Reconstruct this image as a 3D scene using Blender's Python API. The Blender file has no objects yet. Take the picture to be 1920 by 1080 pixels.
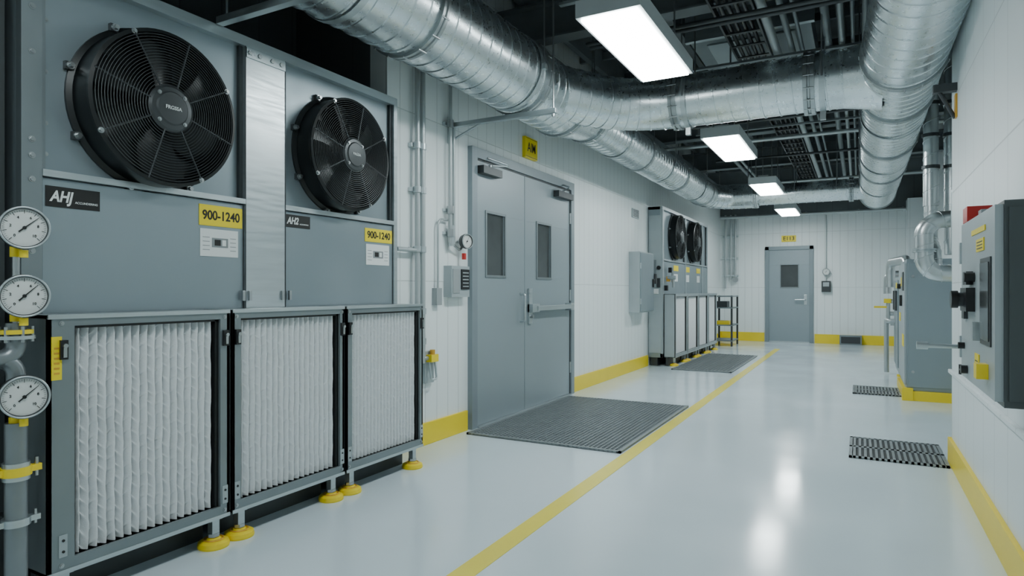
import bpy, math, random
from mathutils import Vector, Matrix
random.seed(4)
scene = bpy.context.scene
COL = scene.collection

# ------------------------------------------------------------------ materials
def mat(name, col, rough=0.5, metal=0.0, var=0.0, vscale=6.0, bump=0.0, bscale=60.0,
        emit=0.0, rvar=0.0, stretch=None, coat=0.0):
    m = bpy.data.materials.new(name); m.use_nodes = True
    nt = m.node_tree; N = nt.nodes; L = nt.links
    b = N['Principled BSDF']
    b.inputs['Base Color'].default_value = (*col, 1)
    b.inputs['Roughness'].default_value = rough
    b.inputs['Metallic'].default_value = metal
    if coat: b.inputs['Coat Weight'].default_value = coat; b.inputs['Coat Roughness'].default_value = 0.08
    geo = N.new('ShaderNodeNewGeometry')
    vec = geo.outputs['Position']
    if stretch:
        mp = N.new('ShaderNodeMapping'); mp.inputs['Scale'].default_value = stretch
        L.new(vec, mp.inputs['Vector']); vec = mp.outputs['Vector']
    no = N.new('ShaderNodeTexNoise'); no.inputs['Scale'].default_value = vscale
    no.inputs['Detail'].default_value = 5
    L.new(vec, no.inputs['Vector'])
    if var > 0:
        mx = N.new('ShaderNodeMix'); mx.data_type = 'RGBA'
        mx.inputs['A'].default_value = (*[max(0, c*(1-var)) for c in col], 1)
        mx.inputs['B'].default_value = (*[min(1, c*(1+var)) for c in col], 1)
        L.new(no.outputs['Fac'], mx.inputs['Factor']); L.new(mx.outputs['Result'], b.inputs['Base Color'])
    if rvar > 0:
        mr = N.new('ShaderNodeMapRange')
        mr.inputs['From Min'].default_value = .3; mr.inputs['From Max'].default_value = .7
        mr.inputs['To Min'].default_value = max(.02, rough-rvar); mr.inputs['To Max'].default_value = rough+rvar
        L.new(no.outputs['Fac'], mr.inputs['Value']); L.new(mr.outputs['Result'], b.inputs['Roughness'])
    if bump > 0:
        n2 = N.new('ShaderNodeTexNoise'); n2.inputs['Scale'].default_value = bscale; n2.inputs['Detail'].default_value = 4
        L.new(vec, n2.inputs['Vector'])
        bp = N.new('ShaderNodeBump'); bp.inputs['Strength'].default_value = bump; bp.inputs['Distance'].default_value = 0.004
        L.new(n2.outputs['Fac'], bp.inputs['Height']); L.new(bp.outputs['Normal'], b.inputs['Normal'])
    if emit > 0:
        b.inputs['Emission Color'].default_value = (*col, 1); b.inputs['Emission Strength'].default_value = emit
    return m

def panel_wall(name, col, w=0.15, h=1.22, groove=0.55):
    m = mat(name, col, rough=0.40, var=0.025, vscale=1.5, rvar=.04)
    nt = m.node_tree; N = nt.nodes; L = nt.links; b = N['Principled BSDF']
    geo = N.new('ShaderNodeNewGeometry'); sp = N.new('ShaderNodeSeparateXYZ'); L.new(geo.outputs['Position'], sp.inputs[0])
    ad = N.new('ShaderNodeMath'); ad.operation = 'ADD'; L.new(sp.outputs['X'], ad.inputs[0]); L.new(sp.outputs['Y'], ad.inputs[1])
    def line(src, period, width):
        d = N.new('ShaderNodeMath'); d.operation = 'DIVIDE'; L.new(src, d.inputs[0]); d.inputs[1].default_value = period
        f = N.new('ShaderNodeMath'); f.operation = 'FRACT'; L.new(d.outputs[0], f.inputs[0])
        s = N.new('ShaderNodeMath'); s.operation = 'SUBTRACT'; L.new(f.outputs[0], s.inputs[0]); s.inputs[1].default_value = .5
        a = N.new('ShaderNodeMath'); a.operation = 'ABSOLUTE'; L.new(s.outputs[0], a.inputs[0])
        r = N.new('ShaderNodeMapRange'); r.inputs['From Min'].default_value = .5-width/period; r.inputs['From Max'].default_value = .5-width/period*.3
        L.new(a.outputs[0], r.inputs['Value']); return r.outputs['Result']
    v = line(ad.outputs[0], w, .005); hz = line(sp.outputs['Z'], h, .005)
    mxm = N.new('ShaderNodeMath'); mxm.operation = 'MAXIMUM'; L.new(v, mxm.inputs[0]); L.new(hz, mxm.inputs[1])
    old = b.inputs['Base Color'].links[0].from_socket
    mx = N.new('ShaderNodeMix'); mx.data_type = 'RGBA'; L.new(mxm.outputs[0], mx.inputs['Factor'])
    L.new(old, mx.inputs['A']); mx.inputs['B'].default_value = (*[c*groove for c in col], 1)
    L.new(mx.outputs['Result'], b.inputs['Base Color'])
    bp = N.new('ShaderNodeBump'); bp.invert = True; bp.inputs['Strength'].default_value = .4; bp.inputs['Distance'].default_value = .003
    L.new(mxm.outputs[0], bp.inputs['Height']); L.new(bp.outputs['Normal'], b.inputs['Normal'])
    return m

WALL = panel_wall('white_panel_wall', (.83, .88, .885), groove=.72)
WALLR = panel_wall('white_tile_wall', (.78, .83, .845), w=.3, h=.6, groove=.75)
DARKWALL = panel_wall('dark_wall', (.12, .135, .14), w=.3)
FLOOR = mat('epoxy_floor', (.66, .76, .815), rough=.14, var=.06, vscale=1.3, rvar=.05, bump=.03, bscale=9)
CEIL = mat('ceiling_deck', (.10, .115, .12), rough=.8, var=.3)
BEAM = mat('beam_paint', (.17, .19, .20), rough=.55, var=.2)
GALV = mat('galvanised_duct', (.72, .77, .79), rough=.29, metal=1.0, var=.04, vscale=40, rvar=.03)
COLLAR = mat('collar_steel', (.42, .45, .46), rough=.35, metal=.9, var=.15)
STEEL = mat('brushed_steel', (.54, .59, .61), rough=.36, metal=.85, var=.14, vscale=5, rvar=.08, stretch=(1, 1, 12))
PANEL = mat('grey_panel', (.29, .345, .375), rough=.38, metal=.5, var=.08, vscale=2.5, rvar=.08)
FRAME = mat('frame_grey', (.23, .265, .28), rough=.4, metal=.5, var=.14, vscale=4)
DKFRAME = mat('dark_frame', (.06, .068, .072), rough=.45, metal=.4, var=.2)
LTPANEL = mat('light_cabinet', (.38, .43, .45), rough=.4, metal=.1, var=.08)
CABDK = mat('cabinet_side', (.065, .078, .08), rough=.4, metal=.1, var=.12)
DOOR = mat('door_paint', (.29, .345, .375), rough=.36, metal=.1, var=.05, vscale=2)
DOORF = mat('door_frame_paint', (.23, .275, .30), rough=.4, metal=.1, var=.06)
GLASS = mat('dark_glass', (.07, .078, .08), rough=.12, var=.2)
BLACK = mat('black_plastic', (.012, .013, .014), rough=.35, var=.3)
FANBLK = mat('fan_black', (.011, .013, .014), rough=.33, metal=.2, var=.3)
WIRE = mat('guard_wire', (.06, .066, .07), rough=.35, metal=.6)
HUB = mat('hub_grey', (.06, .066, .07), rough=.4, metal=.4, var=.1)
BOLT = mat('bolt_steel', (.45, .47, .48), rough=.3, metal=.95)
YEL = mat('safety_yellow', (.90, .68, .02), rough=.4, var=.06, vscale=4)
YLINE = mat('yellow_line_paint', (.88, .74, .08), rough=.26, var=.08, vscale=3)
YLAB = mat('yellow_label', (.90, .70, .01), rough=.45)
WLAB = mat('white_label', (.78, .80, .80), rough=.5)
GLAB = mat('grey_print', (.25, .27, .28), rough=.5)
INK = mat('black_ink', (.01, .01, .01), rough=.5)
DKINK = mat('dial_white', (.72, .74, .73), rough=.4)
RED = mat('red_plastic', (.55, .02, .015), rough=.35)
ORANGE = mat('orange_brass', (.70, .38, .05), rough=.35, metal=.3)
FILT = mat('filter_media', (.80, .825, .84), rough=.9, var=.06, vscale=30, bump=.3, bscale=160)
GRATE = mat('grate_steel', (.32, .35, .365), rough=.42, metal=.5, var=.15, vscale=8)
PIT = mat('drain_pit', (.05, .055, .058), rough=.7)
PIT2 = mat('grating_base', (.13, .145, .15), rough=.6)
PIPE = mat('pipe_grey', (.46, .50, .51), rough=.38, metal=.5, var=.12)
RISER = mat('riser_pipe_grey', (.24, .265, .28), rough=.36, metal=.6, var=.12)
INSUL = mat('insulation_jacket', (.62, .65, .66), rough=.3, metal=.9, var=.06)
LAMP = mat('lamp_diffuser', (.90, 1.0, 1.0), rough=.5, emit=34)
LAMP2 = mat('lamp_diffuser_dimmed', (.90, 1.0, 1.0), rough=.5, emit=19)
LAMPH = mat('lamp_housing', (.60, .64, .65), rough=.4, metal=.2)
DOORGREY = mat('box_grey', (.30, .33, .34), rough=.5, var=.08)

# ------------------------------------------------------------------ mesh builder
def basis(n):
    n = Vector(n).normalized()
    a = Vector((0, 0, 1)) if abs(n.z) < .9 else Vector((1, 0, 0))
    u = a.cross(n).normalized(); w = n.cross(u)
    return u, w, n

class B:
    def __init__(s, name):
        s.name = name; s.v = []; s.f = []; s.mi = []; s.sm = []; s.mats = []; s.T = Matrix()
        s.texts = []
    def add(s, vs, fs, m, smooth=False):
        if m not in s.mats: s.mats.append(m)
        k = s.mats.index(m); o = len(s.v)
        s.v += [tuple(s.T @ Vector(p)) for p in vs]
        for f in fs:
            s.f.append([i+o for i in f]); s.mi.append(k); s.sm.append(smooth)
    def box(s, a, b, m):
        x0, x1 = sorted((a[0], b[0])); y0, y1 = sorted((a[1], b[1])); z0, z1 = sorted((a[2], b[2]))
        vs = [(x0,y0,z0),(x1,y0,z0),(x1,y1,z0),(x0,y1,z0),(x0,y0,z1),(x1,y0,z1),(x1,y1,z1),(x0,y1,z1)]
        s.add(vs, [(3,2,1,0),(4,5,6,7),(0,1,5,4),(1,2,6,5),(2,3,7,6),(3,0,4,7)], m)
    def cyl(s, p0, p1, r, m, seg=20, r2=None, caps=True):
        p0 = Vector(p0); p1 = Vector(p1); r2 = r if r2 is None else r2
        u, w, n = basis(p1-p0)
        c = [(math.cos(2*math.pi*i/seg), math.sin(2*math.pi*i/seg)) for i in range(seg)]
        A = [p0+(u*a+w*b_)*r for a, b_ in c]; C = [p1+(u*a+w*b_)*r2 for a, b_ in c]
        s.add(A+C, [(i, (i+1) % seg, seg+(i+1) % seg, seg+i) for i in range(seg)], m, True)
        if caps:
            s.add(A, [list(range(seg))[::-1]], m); s.add(C, [list(range(seg))], m)
    def ring(s, c, n, R, r, m, seg=48, sec=6):
        u, w, n = basis(n); c = Vector(c); vs = []; fs = []
        for i in range(seg):
            a = 2*math.pi*i/seg; d = u*math.cos(a)+w*math.sin(a)
            for j in range(sec):
                b_ = 2*math.pi*j/sec
                vs.append(c+d*(R+r*math.cos(b_))+n*(r*math.sin(b_)))
        for i in range(seg):
            for j in range(sec):
                fs.append((i*sec+j, ((i+1) % seg)*sec+j, ((i+1) % seg)*sec+(j+1) % sec, i*sec+(j+1) % sec))
        s.add(vs, fs, m, True)
    def lathe(s, c, n, prof, m, seg=48, smooth=True):
        u, w, n = basis(n); c = Vector(c)
        for (r0, z0), (r1, z1) in zip(prof[:-1], prof[1:]):
            vs = []
            for (r, z) in ((r0, z0), (r1, z1)):
                for i in range(seg):
                    a = 2*math.pi*i/seg
                    vs.append(c+(u*math.cos(a)+w*math.sin(a))*r+n*z)
            s.add(vs, [(i, (i+1) % seg, seg+(i+1) % seg, seg+i) for i in range(seg)], m, smooth)
    def tube(s, pts, r, m, seg=12, rad=0.05):
        P = rounded(pts, rad, 6); fr = frames(P); vs = []; fs = []
        for p, (u, w, t) in zip(P, fr):
            for j in range(seg):
                a = 2*math.pi*j/seg; vs.append(p+(u*math.cos(a)+w*math.sin(a))*r)
        for i in range(len(P)-1):
            for j in range(seg):
                fs.append((i*seg+j, i*seg+(j+1) % seg, (i+1)*seg+(j+1) % seg, (i+1)*seg+j))
        s.add(vs, fs, m, True)
        s.add(vs[:seg], [list(range(seg))[::-1]], m); s.add(vs[-seg:], [list(range(seg))], m)
    def duct(s, pts, r, m, pitch=.13, rad=.4, seg=56, ridge=.0055):
        """spiral lock-seam duct: smooth barrel + a separate raised helical seam strip"""
        P = rounded(pts, rad, 16); fr = frames(P)
        cum = [0]
        for a, b_ in zip(P[:-1], P[1:]): cum.append(cum[-1]+(b_-a).length)
        Lt = cum[-1]
        def ev(x):
            x = max(0, min(Lt, x)); lo, hi = 0, len(cum)-1
            while hi-lo > 1:
                mid = (lo+hi)//2
                if cum[mid] <= x: lo = mid
                else: hi = mid
            t = (x-cum[lo])/max(1e-9, cum[hi]-cum[lo])
            return P[lo].lerp(P[hi], t), fr[lo][0].lerp(fr[hi][0], t).normalized(), fr[lo][1].lerp(fr[hi][1], t).normalized()
        vs = []; fs = []
        for p, (u, w, t) in zip(P, fr):
            for j in range(seg):
                a = 2*math.pi*j/seg; vs.append(p+(u*math.cos(a)+w*math.sin(a))*r)
        for i in range(len(P)-1):
            for j in range(seg): fs.append((i*seg+j, i*seg+(j+1) % seg, (i+1)*seg+(j+1) % seg, (i+1)*seg+j))
        s.add(vs, fs, m, True)
        n = int(Lt/pitch*seg); prof = [(-.0085, -.001), (-.005, ridge), (.005, ridge), (.0085, -.001)]
        sv = []; sf = []
        k = r/.25
        for i in range(n+1):
            x = pitch*i/seg; a = 2*math.pi*i/seg
            for (dx, dr) in prof:
                p, u, w = ev(x+dx*max(.6, min(1.2, k)))
                sv.append(p+(u*math.cos(a)+w*math.sin(a))*(r+dr))
        for i in range(n):
            for j in range(3): sf.append((i*4+j, (i+1)*4+j, (i+1)*4+j+1, i*4+j+1))
        s.add(sv, sf, m, False)
    def collar(s, c, n, r, m, w=.05, bolts=True):
        n = Vector(n).normalized(); c = Vector(c)
        s.lathe(c-n*w/2, n, [(r, 0), (r+.018, 0), (r+.018, w*.35), (r+.009, w*.42), (r+.009, w*.58), (r+.018, w*.65), (r+.018, w), (r, w)], m, 56)
        if bolts:
            u, w_, n = basis(n)
            for i in range(16):
                a = 2*math.pi*i/16; p = c+(u*math.cos(a)+w_*math.sin(a))*(r+.016)
                s.cyl(p-n*.035, p+n*.035, .006, BOLT, 6)
    def bolt(s, p, n, r=.008, h=.006, m=None):
        p = Vector(p); n = Vector(n).normalized(); m = m or BOLT
        s.cyl(p, p+n*h*.35, r*1.5, m, 16); s.cyl(p+n*h*.35, p+n*h, r, m, 6)
    def text(s, body, pos, facing, size, m, parent_h=True, shear=0, sx=1.0, bold=.012):
        s.texts.append((body, pos, facing, size, m, shear, sx, bold))
    def done(s, bevel=0.0, name=None):
        me = bpy.data.meshes.new(s.name)
        xs = [p[0] for p in s.v]; ys = [p[1] for p in s.v]; zs = [p[2] for p in s.v]
        o = Vector(((min(xs)+max(xs))/2, (min(ys)+max(ys))/2, min(zs)))
        me.from_pydata([tuple(Vector(p)-o) for p in s.v], [], s.f)
        for m in s.mats: me.materials.append(m)
        me.polygons.foreach_set('material_index', s.mi); me.polygons.foreach_set('use_smooth', s.sm); me.update()
        ob = bpy.data.objects.new(s.name, me); ob.location = o; COL.objects.link(ob)
        if bevel > 0:
            bv = ob.modifiers.new('bevel', 'BEVEL'); bv.width = bevel; bv.segments = 2; bv.limit_method = 'ANGLE'; bv.angle_limit = math.radians(50)
        for i, (body, pos, facing, size, m, shear, sx, bold) in enumerate(s.texts):
            cu = bpy.data.curves.new('t', 'FONT'); cu.body = body; cu.size = size; cu.extrude = .0008
            cu.align_x = 'CENTER'; cu.align_y = 'CENTER'; cu.shear = shear; cu.offset = size*bold
            to = bpy.data.objects.new('t', cu); COL.objects.link(to)
            bpy.context.view_layer.update()
            tm = bpy.data.meshes.new_from_object(to.evaluated_get(bpy.context.evaluated_depsgraph_get()))
            bpy.data.objects.remove(to); tm.materials.clear(); tm.materials.append(m)
            if isinstance(facing, Matrix): R = facing
            else:
                R = {'+X': Matrix(((0,0,1),(1,0,0),(0,1,0))), '-X': Matrix(((0,0,-1),(-1,0,0),(0,1,0))),
                     '-Y': Matrix(((1,0,0),(0,0,-1),(0,1,0)))}[facing]
            M = R.to_4x4() @ Matrix.Diagonal((sx, 1, 1, 1))
            tm.transform(M)
            tob = bpy.data.objects.new('lettering_%d' % (i+1), tm); COL.objects.link(tob)
            tob.parent = ob; tob.location = Vector(pos)-o
        return ob

def rounded(pts, rad, n):
    pts = [Vector(p) for p in pts]; out = [pts[0]]
    for i in range(1, len(pts)-1):
        a, b, c = pts[i-1], pts[i], pts[i+1]
        d0 = (a-b); d1 = (c-b); ang = d0.angle(d1)
        tr = min(rad*math.tan((math.pi-ang)/2) if ang > .05 else rad, d0.length*.49, d1.length*.49)
        p0 = b+d0.normalized()*tr; p3 = b+d1.normalized()*tr
        k = .5523 if ang < 2 else .6
        p1 = p0.lerp(b, k); p2 = p3.lerp(b, k)
        for j in range(n+1):
            t = j/n
            out.append(p0*(1-t)**3+p1*3*t*(1-t)**2+p2*3*t*t*(1-t)+p3*t**3)
    out.append(pts[-1]); return out

def frames(P):
    fr = []; t = (P[1]-P[0]).normalized(); u, w, _ = basis(t)
    for i in range(len(P)):
        if i == 0: tn = (P[1]-P[0]).normalized()
        elif i == len(P)-1: tn = (P[-1]-P[-2]).normalized()
        else: tn = ((P[i+1]-P[i]).normalized()+(P[i]-P[i-1]).normalized()).normalized()
        q = t.rotation_difference(tn); u = q @ u; w = q @ w; t = tn
        fr.append((u.copy(), w.copy(), t.copy()))
    return fr

# ------------------------------------------------------------------ room shell
XL, XR, XR2, YB, ZC = -2.85, .55, 1.15, 15.5, 3.9
YN = -4.0
b = B('floor'); b.box((-3.9, YN-.1, -.1), (1.4, YB+.15, 0), FLOOR); b.done()
b = B('ceiling'); b.box((-3.9, YN-.1, ZC), (1.4, YB+.15, ZC+.1), CEIL); b.done()
b = B('wall_left')
b.box((-3.0, 3.46, 0), (XL, YB, ZC), WALL); b.box((-3.0, YN, 0), (XL, .8, ZC), WALL)
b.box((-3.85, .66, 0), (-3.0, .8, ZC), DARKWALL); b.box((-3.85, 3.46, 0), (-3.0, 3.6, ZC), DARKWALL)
b.box((-3.85, .8, 0), (-3.72, 3.46, ZC), DARKWALL); b.done()  # niche colour darkened to stand in for the shadow behind the duct
b = B('wall_right'); b.box((XR, YN, 0), (1.3, 5.18, ZC), WALLR); b.box((XR2, 5.18, 0), (1.3, YB, ZC), WALLR)
b.box((.86, 15.0, 0), (XR2, YB, 3.0), WALLR); b.done()
b = B('wall_back'); b.box((-3.0, YB, 0), (1.3, YB+.12, 2.85), WALL); b.box((-3.0, YB, 2.85), (1.3, YB+.12, ZC), DARKWALL); b.done()
b = B('wall_front'); b.box((-3.0, YN-.1, 0), (1.3, YN, ZC), WALL); b.done()
BH = .165
b = B('baseboard_left')
b.box((XL, 3.46, 0), (XL+.022, 4.46, BH), YEL); b.box((XL, 6.67, 0), (XL+.022, 9.6, BH), YEL); b.box((XL, 13.2, 0), (XL+.022, YB, BH), YEL); b.done(.003)
b = B('baseboard_right'); b.box((XR-.022, YN, 0), (XR, 5.18, BH), YEL); b.box((XR-.022, 5.18, 0), (XR+.1, 5.2, BH), YEL)
b.box((XR2-.022, 5.2, 0), (XR2, 15.0, BH), YEL); b.done(.003)
b = B('baseboard_back'); b.box((XL, YB-.022, 0), (-1.88, YB, .2), YEL); b.box((-.85, YB-.022, 0), (.86, YB, .2), YEL); b.done(.003)
b = B('trim_1'); b.box((XR-.022, YN, .60), (XR, 5.18, .625), WALLR); b.done(.004)
b = B('floor_marking_line'); b.box((-1.46, -3.9, 0), (-1.36, 13.6, .0025), YLINE); b.done()

# ------------------------------------------------------------------ floor grates
def mesh_mat(name, x0, x1, y0, y1, sp=.036):
    b = B(name); b.box((x0, y0, .0005), (x1, y1, .004), PIT2)
    z1 = .016
    for (a, c) in (((x0, y0), (x1, y0+.02)), ((x0, y1-.02), (x1, y1)), ((x0, y0), (x0+.02, y1)), ((x1-.02, y0), (x1, y1))):
        b.box((a[0], a[1], .001), (c[0], c[1], z1), GRATE)
    x = x0+sp
    while x < x1-.02: b.box((x-.004, y0, .003), (x+.004, y1, z1-.001), GRATE); x += sp
    y = y0+sp
    while y < y1-.02: b.box((x0, y-.004, .003), (x1, y+.004, z1-.003), GRATE); y += sp
    return b.done()
mesh_mat('floor_grating', -2.76, -1.475, 4.33, 6.38, .034)
mesh_mat('floor_grating', -2.40, -1.56, 9.3, 11.9, .05)
def drain(name, x0, x1, y0, y1, n):
    b = B(name); b.box((x0, y0, .0005), (x1, y1, .003), PIT); z1 = .012
    ym = (y0+y1)/2
    for (a, c) in (((x0, y0), (x1, y0+.03)), ((x0, y1-.03), (x1, y1)), ((x0, y0), (x0+.02, y1)), ((x1-.02, y0), (x1, y1)), ((x0, ym-.02), (x1, ym+.02))):
        b.box((a[0], a[1], .001), (c[0], c[1], z1), GRATE)
    for i in range(1, n):
        x = x0+(x1-x0)*i/n; b.box((x-.0085, y0, .003), (x+.0085, y1, z1), GRATE)
    return b.done()
drain('floor_drain', -.06, .52, 4.98, 5.66, 17)
drain('floor_drain', -.06, .50, 8.1, 8.75, 17)

# ------------------------------------------------------------------ gauges
def gauge(b, c, n, r, ang=50, nums=True):
    c = Vector(c); u, w, n = basis(n)
    right = Vector((0, 0, 1)).cross(n).normalized(); up = n.cross(right)
    b.lathe(c, n, [(0, -.035), (r*.9, -.035), (r*.95, -.02), (r, -.01), (r, .008), (r*.97, .014), (r*.88, .014), (r*.86, .004)], DKFRAME if nums else HUB, 40)
    b.ring(c+n*.012, n, r*.94, r*.05, STEEL, 48, 8)
    b.lathe(c, n, [(r*.88, .003), (0.0005, .003)], DKINK, 40, False)
    for i in range(41):
        a = math.radians(225-270*i/40); d = right*math.cos(a)+up*math.sin(a); t = up*math.cos(a)-right*math.sin(a)
        L0 = .66 if i % 5 == 0 else .74; hw = r*(.012 if i % 5 == 0 else .006)
        q = [c+d*r*L0+t*hw, c+d*r*L0-t*hw, c+d*r*.82-t*hw, c+d*r*.82+t*hw]
        b.add([p+n*.0042 for p in q], [(0, 1, 2, 3)], INK)
    a = math.radians(ang); d = right*math.cos(a)+up*math.sin(a); t = up*math.cos(a)-right*math.sin(a)
    q = [c-d*r*.3+t*r*.035, c-d*r*.3-t*r*.035, c+d*r*.72-t*r*.012, c+d*r*.72+t*r*.012]
    b.add([p+n*.007 for p in q], [(0, 1, 2, 3)], INK)
    b.cyl(c+n*.003, c+n*.010, r*.08, INK, 16)
    if nums:
        R = Matrix((right, up, n)).transposed()
        for i, tx in enumerate(['0', '2', '4', '6', '8', '10']):
            a = math.radians(225-270*i/5)
            b.text(tx, c+(right*math.cos(a)+up*math.sin(a))*r*.52+n*.0042, R, r*.17, INK)

PX, PY = -2.53, 1.115
b = B('pipe_riser')
b.lathe((PX, PY, 0), (0, 0, 1), [(.06, 0), (.06, .012), (.033, .012)], RISER, 32)
b.cyl((PX, PY, 0), (PX, PY, .70), .033, RISER, 28)
b.cyl((PX, PY, .66), (PX, PY, .72), .022, YEL, 6)
b.cyl((PX, PY, .70), (PX, PY, .86), .014, BOLT, 16)
b.tube([(PX, PY, .80), (PX, PY, .92), (PX, PY-.16, .92)], .028, RISER, 20, .07)
b.tube([(PX, PY-.10, .92), (PX, PY, .92), (PX, PY, 1.04)], .03, RISER, 20, .07)
b.lathe((PX, PY, .985), (0, 0, 1), [(.02, 0), (.055, 0), (.055, .012), (.02, .012)], STEEL, 24)
b.lathe((PX, PY, 1.003), (0, 0, 1), [(.02, 0), (.05, 0), (.05, .014), (.02, .014)], YEL, 24)
for i in range(6):
    a = i*math.pi/3; b.cyl((PX+.045*math.cos(a), PY+.045*math.sin(a), .975), (PX+.045*math.cos(a), PY+.045*math.sin(a), 1.028), .006, BOLT, 6)
b.cyl((PX, PY, 1.03), (PX, PY, 1.40), .011, BOLT, 16)
for z in (1.045, 1.265): b.cyl((PX, PY, z), (PX, PY, z+.035), .019, YEL, 6)
b.cyl((PX, PY, .52), (PX, PY, .55), .045, YEL, 28)
b.cyl((PX, PY, .505), (PX, PY, .52), .04, STEEL, 28); b.cyl((PX, PY, .55), (PX, PY, .565), .04, STEEL, 28)
b.box((PX-.01, PY-.075, .524), (PX+.01, PY+.075, .546), YEL)
for s_ in (-1, 1): b.cyl((PX, PY+s_*.062, .505), (PX, PY+s_*.062, .57), .007, BOLT, 6)
b.cyl((PX, PY, .35), (PX, PY, .375), .042, STEEL, 28); b.box((PX-.012, PY-.07, .353), (PX+.012, PY+.07, .372), STEEL)
for s_ in (-1, 1): b.cyl((PX, PY+s_*.058, .34), (PX, PY+s_*.058, .39), .006, BOLT, 6)
b.box((PX-.2, PY-.012, .355), (PX, PY+.012, .370), DKFRAME)
b.done()
for z, an in ((1.362, 42), (1.132, 45), (.792, 42)):
    b = B('pressure_gauge')
    c = Vector((-2.475, 1.115, z)); n = Vector((.93, -.30, 0)).normalized()
    gauge(b, c, n, .073, an)
    b.cyl(c-n*.03, Vector((PX, PY, z)), .012, BOLT, 16)
    b.cyl(c+Vector((0, 0, -.075))-n*.012, c+Vector((0, 0, -.10))-n*.012, .014, YEL, 6)
    b.done()

# ------------------------------------------------------------------ fans
def fan(b, c, R, depth=.12, rings=20, spokes=8, small=False):
    """axial fan facing +X mounted on panel at c.x"""
    x0, y, z = c; n = Vector((1, 0, 0)); C = Vector(c); F = C+n*depth
    sg = 64
    b.lathe(C, n, [(R*1.06, 0), (R*1.06, .012), (R*1.0, .02), (R*.985, depth-.02), (R*1.0, depth-.012), (R*1.0, depth), (R*.955, depth+.004), (R*.94, depth-.01), (R*.90, .012), (0.001, .004)], FANBLK, sg)
    for i in range(rings):
        r = R*.27+(R*.93-R*.27)*i/(rings-1)
        b.ring(F+n*(.004+.012*(1-(r/R)**2)), n, r, .0018 if not small else .0025, WIRE, 56 if not small else 32, 5)
    for i in range(spokes):
        a = 2*math.pi*(i+.5)/spokes+.1
        d = Vector((0, math.cos(a), math.sin(a)))
        b.cyl(F+d*R*.25+n*.014, F+d*R*.97+n*.002, .0042, WIRE, 8)
        p = C+d*R*1.07
        b.box(tuple(p+Vector((0, -.016, -.016))), tuple(p+Vector((.02, .016, .016))), HUB)
        b.bolt(p+n*.02, n, .010, .022, BOLT)
        if i % 2 == 0:
            b.bolt(F+d*R*.97, n, .008, .012, BOLT)
    b.lathe(F, n, [(R*.30, -.01), (R*.30, .014), (R*.27, .022), (R*.22, .024), (R*.20, .03), (0.001, .032)], HUB, 40)
    for i in range(4):
        a = math.pi/4+i*math.pi/2; d = Vector((0, math.cos(a), math.sin(a))); b.bolt(F+d*R*.245+n*.022, n, .006, .008)
    b.cyl(C, F, R*.20, FANBLK, 32)
    nb = 6
    for k in range(nb):
        a0 = 2*math.pi*k/nb+.35; vs = []; fs = []; nr, nc = 8, 7
        for side in (0, 1):
            for i in range(nr):
                rr = R*(.2+.69*i/(nr-1)); tw = math.radians(42-16*i/(nr-1)); ch = R*(.30+.24*math.sin(math.pi*.62*i/(nr-1)))
                sweep = .28*(i/(nr-1))**1.5
                for j in range(nc):
                    t = j/(nc-1)-.5
                    aa = a0+sweep+t*ch*math.cos(tw)/rr
                    xx = depth*.45+t*ch*math.sin(tw)*.55+.012*math.cos(t*math.pi)-side*.004
                    vs.append(C+Vector((xx, rr*math.cos(aa), rr*math.sin(aa))))
        for side in (0, 1):
            o = side*nr*nc
            for i in range(nr-1):
                for j in range(nc-1):
                    q = (o+i*nc+j, o+i*nc+j+1, o+(i+1)*nc+j+1, o+(i+1)*nc+j); fs.append(q if side == 0 else q[::-1])
        b.add(vs, fs, FANBLK, True)

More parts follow.
